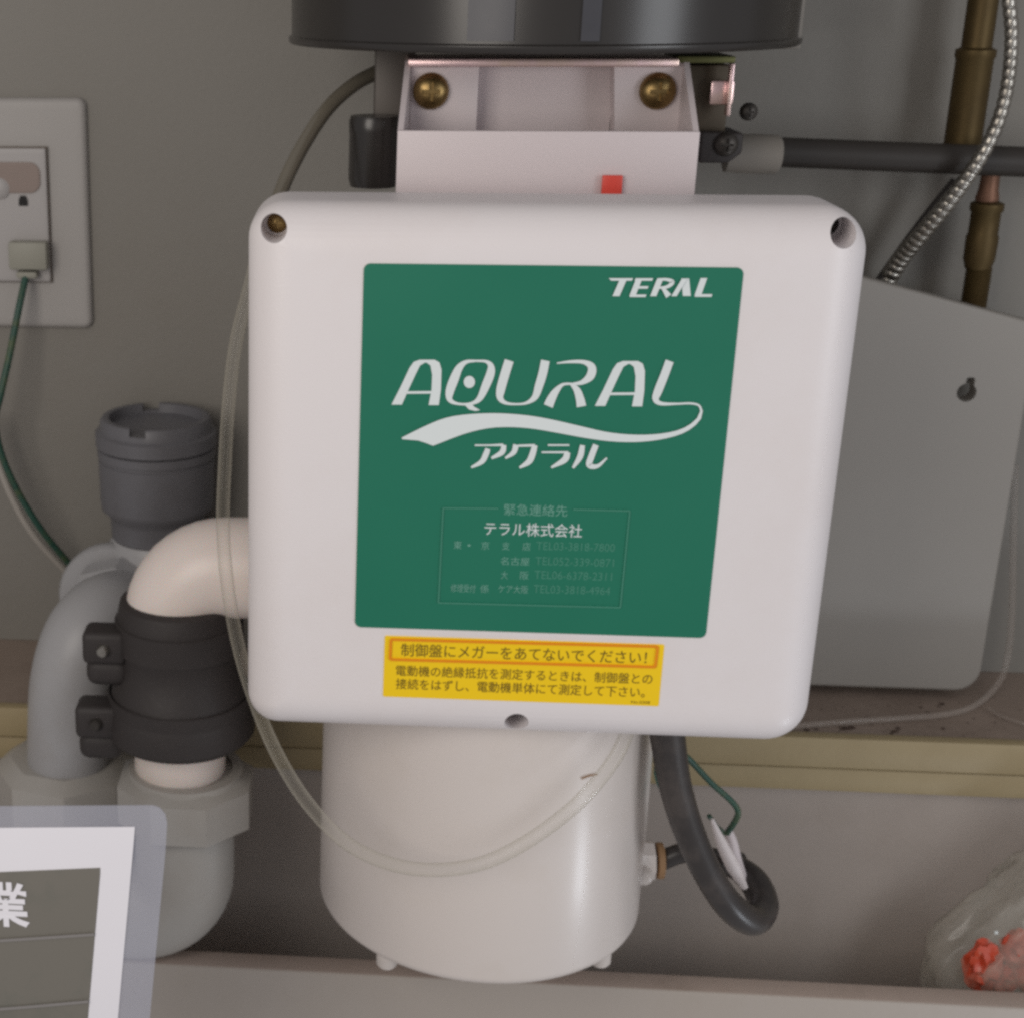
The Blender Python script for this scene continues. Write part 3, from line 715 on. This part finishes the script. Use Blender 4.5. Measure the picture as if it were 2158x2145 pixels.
# resample evenly and modulate radius to make the corrugations
acc = [0]
for a, b in zip(C, C[1:]): acc.append(acc[-1]+(b-a).length)
n = int(acc[-1]/pitch)*6; pts3 = []; rad = []
j = 0
for i in range(n+1):
    t = acc[-1]*i/n
    while j < len(acc)-2 and acc[j+1] < t: j += 1
    f = (t-acc[j])/(acc[j+1]-acc[j]); pts3.append(C[j].lerp(C[j+1], f))
    g = t/acc[-1]
    rad.append(Rm*(1+.8*max(0, g-.35))*(1, 1.0, 1.0, .98, .84, .98)[i % 6])
T = [(pts3[min(i+1, n)]-pts3[max(i-1, 0)]).normalized() for i in range(n+1)]
u_ = T[0].orthogonal().normalized(); prev = None
for i in range(n+1):
    u_ = (u_-T[i]*u_.dot(T[i])).normalized(); v_ = T[i].cross(u_)
    ring = [bm.verts.new(pts3[i]+rad[i]*(math.cos(2*math.pi*q/14)*u_+math.sin(2*math.pi*q/14)*v_)) for q in range(14)]
    if prev:
        for q in range(14): bm.faces.new((prev[q], prev[(q+1) % 14], ring[(q+1) % 14], ring[q]))
    prev = ring
bmesh.ops.recalc_face_normals(bm, faces=bm.faces)
obj('corrugated_tube', bm, M['steel'], fh)
dh = tube(bmesh.new(), [at(2020, 385, .775), at(1975, 440, .778), at(1925, 505, .781), at(1875, 575, .784), at(1850, 610, .786)], pxm(17, at(1940, 480, .78)), 16)
tag(obj('dark_hose', dh, M['cable']), 'dark rubber hose running diagonally just left of the corrugated metal hose', 'hose')

bp = thing('brass_pipe', at(2040, 360, .775), 'aged brass pipe hanging down the wall at the upper right behind the metal hose', 'pipe')
c = at(2040, 200, .778); X = c.x; zz2 = lambda py: at(2040, py, .765).z; uu = pxm(1, c)
bm = bmesh.new(); lathe(bm, [(uu*30, zz2(104)), (uu*30, zz2(-120))], (X, .776, 0), n=32, cap=False); obj('upper_pipe', bm, M['brassd'], bp)
bm = bmesh.new(); lathe(bm, [(uu*37, zz2(330)), (uu*37, zz2(128)), (uu*40, zz2(122)), (uu*40, zz2(108)), (uu*31, zz2(103))], (X, .776, 0), n=32); obj('pipe_collar', bm, M['brassd'], bp)
bf = thing('brass_fitting', at(2072, 640, .77), 'brass hose fitting with a braided tail dropping behind the white cover', 'pipe fitting')
c = at(2068, 500, .776); X = c.x; zz3 = lambda py: at(2068, py, .765).z
bm = bmesh.new(); lathe(bm, [(uu*20, zz3(440)), (uu*24, zz3(425)), (uu*20, zz3(405)), (uu*18, zz3(360))], (X, .776, 0), n=28); obj('copper_neck', bm, M['copper'], bf)
bm = bmesh.new(); lathe(bm, [(uu*26, zz3(575)), (uu*32, zz3(555)), (uu*33, zz3(508)), (uu*30, zz3(500)), (uu*30, zz3(455)), (uu*34, zz3(450)), (uu*34, zz3(436)), (uu*22, zz3(430))], (X+.0005, .776, 0), n=28); obj('fitting_body', bm, M['brassd'], bf)
prof = []; z = zz3(572)
for i in range(60): prof.append((uu*(27 if i % 2 else 25), z-i*.0005))
bm = bmesh.new(); lathe(bm, prof, (X+.0012, .776, 0), n=24); obj('braided_tail', bm, M['brassd'], bf)

# ------------------------------------------------------------------ cables at lower right
cl = thing('cable_loop', at(1600, 1960, .60), 'thick black cable hanging in a loop below the right side of the control box', 'cable')
P = [at(1400, 1500, .600), at(1408, 1560, .598), at(1422, 1650, .595), at(1450, 1745, .593), at(1492, 1840, .592), at(1540, 1910, .594), at(1585, 1938, .602), at(1608, 1908, .614), at(1592, 1862, .626), at(1560, 1832, .634), at(1520, 1814, .638), at(1480, 1680, .645), at(1440, 1580, .648), at(1430, 1520, .648)]
obj('cable_sheath', tube(bmesh.new(), P[:11], [pxm(38, P[1]), pxm(34, P[3]), pxm(31, P[3]), pxm(33, P[5]), pxm(33, P[5]), pxm(25, P[5])], 22, 10), M['cable'], cl)
P = [at(1570, 1870, .617), at(1545, 1825, .618), at(1520, 1775, .620), at(1500, 1725, .622)]
obj('white_lead', tube(bmesh.new(), P, [pxm(7, P[0]), pxm(15, P[0]), pxm(12, P[0]), pxm(4, P[0])], 12), M['wlead'], cl)
P = [at(1560, 1850, .626), at(1548, 1805, .628), at(1540, 1765, .630), at(1532, 1745, .630)]
obj('white_lead', tube(bmesh.new(), P, [pxm(15, P[0]), pxm(13, P[0]), pxm(7, P[0])], 12), M['bracket'], cl)
P = [at(1438, 1585, .612), at(1458, 1605, .615), at(1500, 1650, .618), at(1540, 1686, .62), at(1555, 1708, .62), at(1550, 1728, .622), at(1532, 1755, .626)]
gw = obj('green_wire', tube(bmesh.new(), P, pxm(6.5, P[2]), 12), M['gwire'])
tag(gw, 'thin dark green wire kinked outward to the right of the thick black cable', 'wire')
P = [at(1494, 1718, .628), at(1512, 1742, .63), at(1530, 1756, .63)]
obj('wire_tail', tube(bmesh.new(), P, pxm(5, P[1]), 10), M['gwire'], gw)
P = [at(1392, 1590, .625), at(1386, 1625, .625), at(1394, 1655, .625), at(1412, 1682, .625), at(1420, 1700, .625)]
tag(obj('teal_wire', tube(bmesh.new(), P, pxm(8, P[1]), 12), M['twire']), 'short teal wire tucked between the motor barrel and the thick black cable', 'wire')

# ------------------------------------------------------------------ thin clear tubes and dirt on the ledge
LP = lambda x, y, d=.0016: atz(x, y, LZ+d)
P = [LP(1640, 1533), LP(1760, 1522), LP(1900, 1513), LP(1990, 1505), LP(2050, 1488), LP(2095, 1450, .004), at(2120, 1400, .775), at(2132, 1300, .78), at(2135, 1150, .785), at(2140, 980, .79)]
tag(obj('clear_tube', tube(bmesh.new(), P, .0016, 10), M['tubec']), 'very thin clear tube on the ledge, rising right of the white cover', 'tube')
P = [LP(2085, 1492), LP(2110, 1508), LP(2158, 1524), LP(2220, 1535)]
tag(obj('clear_tube', tube(bmesh.new(), P, .0008, 8), M['tubec']), 'short thin clear tube leaving the ledge at the right edge', 'tube')
bm = bmesh.new()
def crumb(x, y, s):
    p = LP(x, y, 0); r = bmesh.ops.create_icosphere(bm, subdivisions=1, radius=1)
    for v in r['verts']: v.co = Vector((v.co.x*s*random.uniform(.8, 1.7), v.co.y*s*random.uniform(.5, 1.2), v.co.z*s*.3+.0003))+p+Vector((random.uniform(-1, 1), random.uniform(-1, 1), 0))*s*.25
for x, y, s in ((1785, 1535, .0022), (1795, 1533, .0020), (1775, 1536, .0013), (1885, 1540, .0017), (1893, 1534, .0013), (1880, 1545, .0012), (1988, 1535, .0011), (1940, 1490, .0010), (1985, 1483, .0013), (1978, 1488, .0008), (1955, 1500, .0008), (1700, 1538, .0016), (1720, 1536, .0011)): crumb(x, y, s*.8)
for i in range(40): crumb(random.uniform(1690, 2150), random.uniform(1475, 1555), random.uniform(.0002, .0005))
tag(obj('ledge_crumbs', bm, M['speck'], smooth=False), 'dark crumbs of dirt scattered on the ledge under the white cover', 'dirt', kind='stuff')

# ------------------------------------------------------------------ bag behind the curb
bgk = thing('plastic_bag', at(2150, 2090, .69), 'clear plastic bag with orange red wrappers inside at the lower right corner', 'plastic bag')
import mathutils.noise as mn
ctr = at(2236, 2010, .69)
bm = bmesh.new(); bmesh.ops.create_icosphere(bm, subdivisions=5, radius=1)
for v in bm.verts:
    d = v.co.copy()
    x, y, z = d.x*.063, d.y*.026, d.z*.076
    if z < -.03: z = -.03-(abs(z)-.03)*.2
    t = max(0, d.z)
    x *= (1-.85*t)
    nn = mn.noise(d*3.0)*.006+abs(mn.noise(d*7))*.005-abs(mn.noise(d*13+Vector((3, 1, 2))))*.003
    v.co = ctr+Vector((x, y, z))+d*nn
obj('bag_skin', bm, M['bag'], bgk, ang=80)
for px, py, sx, sz_, yy in ((2074, 2034, 36, 54, .674), (2112, 2062, 28, 38, .676), (2152, 1998, 40, 36, .674), (2172, 2045, 34, 50, .678)):
    c = at(px, py, yy); bm = bmesh.new(); bmesh.ops.create_icosphere(bm, subdivisions=3, radius=1); uu_ = pxm(1, c)
    for v in bm.verts:
        d = v.co.copy(); v.co = c+Vector((d.x*sx*uu_, d.y*.004, d.z*sz_*uu_))+d*(mn.noise(d*2.7+Vector((px, 0, 0)))*.004+abs(mn.noise(d*6+Vector((py, 0, 0))))*.003)
    obj('wrapper', bm, M['ored'], bgk)
bm = bmesh.new(); bmesh.ops.create_icosphere(bm, subdivisions=2, radius=.0009)
bmesh.ops.translate(bm, vec=at(2099, 1964, .664), verts=bm.verts); obj('bag_bead', bm, M['printw'], bgk)

# ------------------------------------------------------------------ laminated sign in front
NY = .475
sg = thing('laminated_sign', at(150, 2100, NY), 'laminated white sign with a grey green panel and a white character, bottom left corner', 'sign')
def slab_px(name, P, Y0, Y1, mm, parent, rnd=0, bev=0):
    pts = [(at(x, y, Y0).x, at(x, y, Y0).z) for x, y in P]
    return obj(name, extrude_poly(pts, Y0, Y1, bev), mm, parent, smooth=False)
slab_px('film', [(-420, 1700), (0, 1699), (322, 1697), (336, 1702), (348, 1716), (352, 1735), (348, 1800), (314, 2160), (296, 2330), (-420, 2330)][::-1], NY, NY+.0006, M['film'], sg)
slab_px('paper', [(-380, 1748), (0, 1744), (284, 1742), (282, 1770), (247, 2160), (230, 2320), (-380, 2320)][::-1], NY-.0004, NY-.0001, M['paper'], sg)
slab_px('printed_panel', [(-300, 1850), (0, 1837), (211, 1828), (211, 1840), (184, 2160), (172, 2260), (-300, 2290)][::-1], NY-.0006, NY-.0005, M['olive'], sg)
bm = bmesh.new()
stroke(bm, [(-290, 1998, 3), (0, 1980, 3), (199, 1967, 3)], NY-.0008, conv=False)
stroke(bm, [(-290, 2142, 3), (0, 2124, 3), (187, 2108, 3)], NY-.0008, conv=False)
obj('print_lines', bm, M['pline'], sg, smooth=False)
text('character', '業', -38, 61, 1905, 94, NY-.0009, M['paper'], sg, .025)
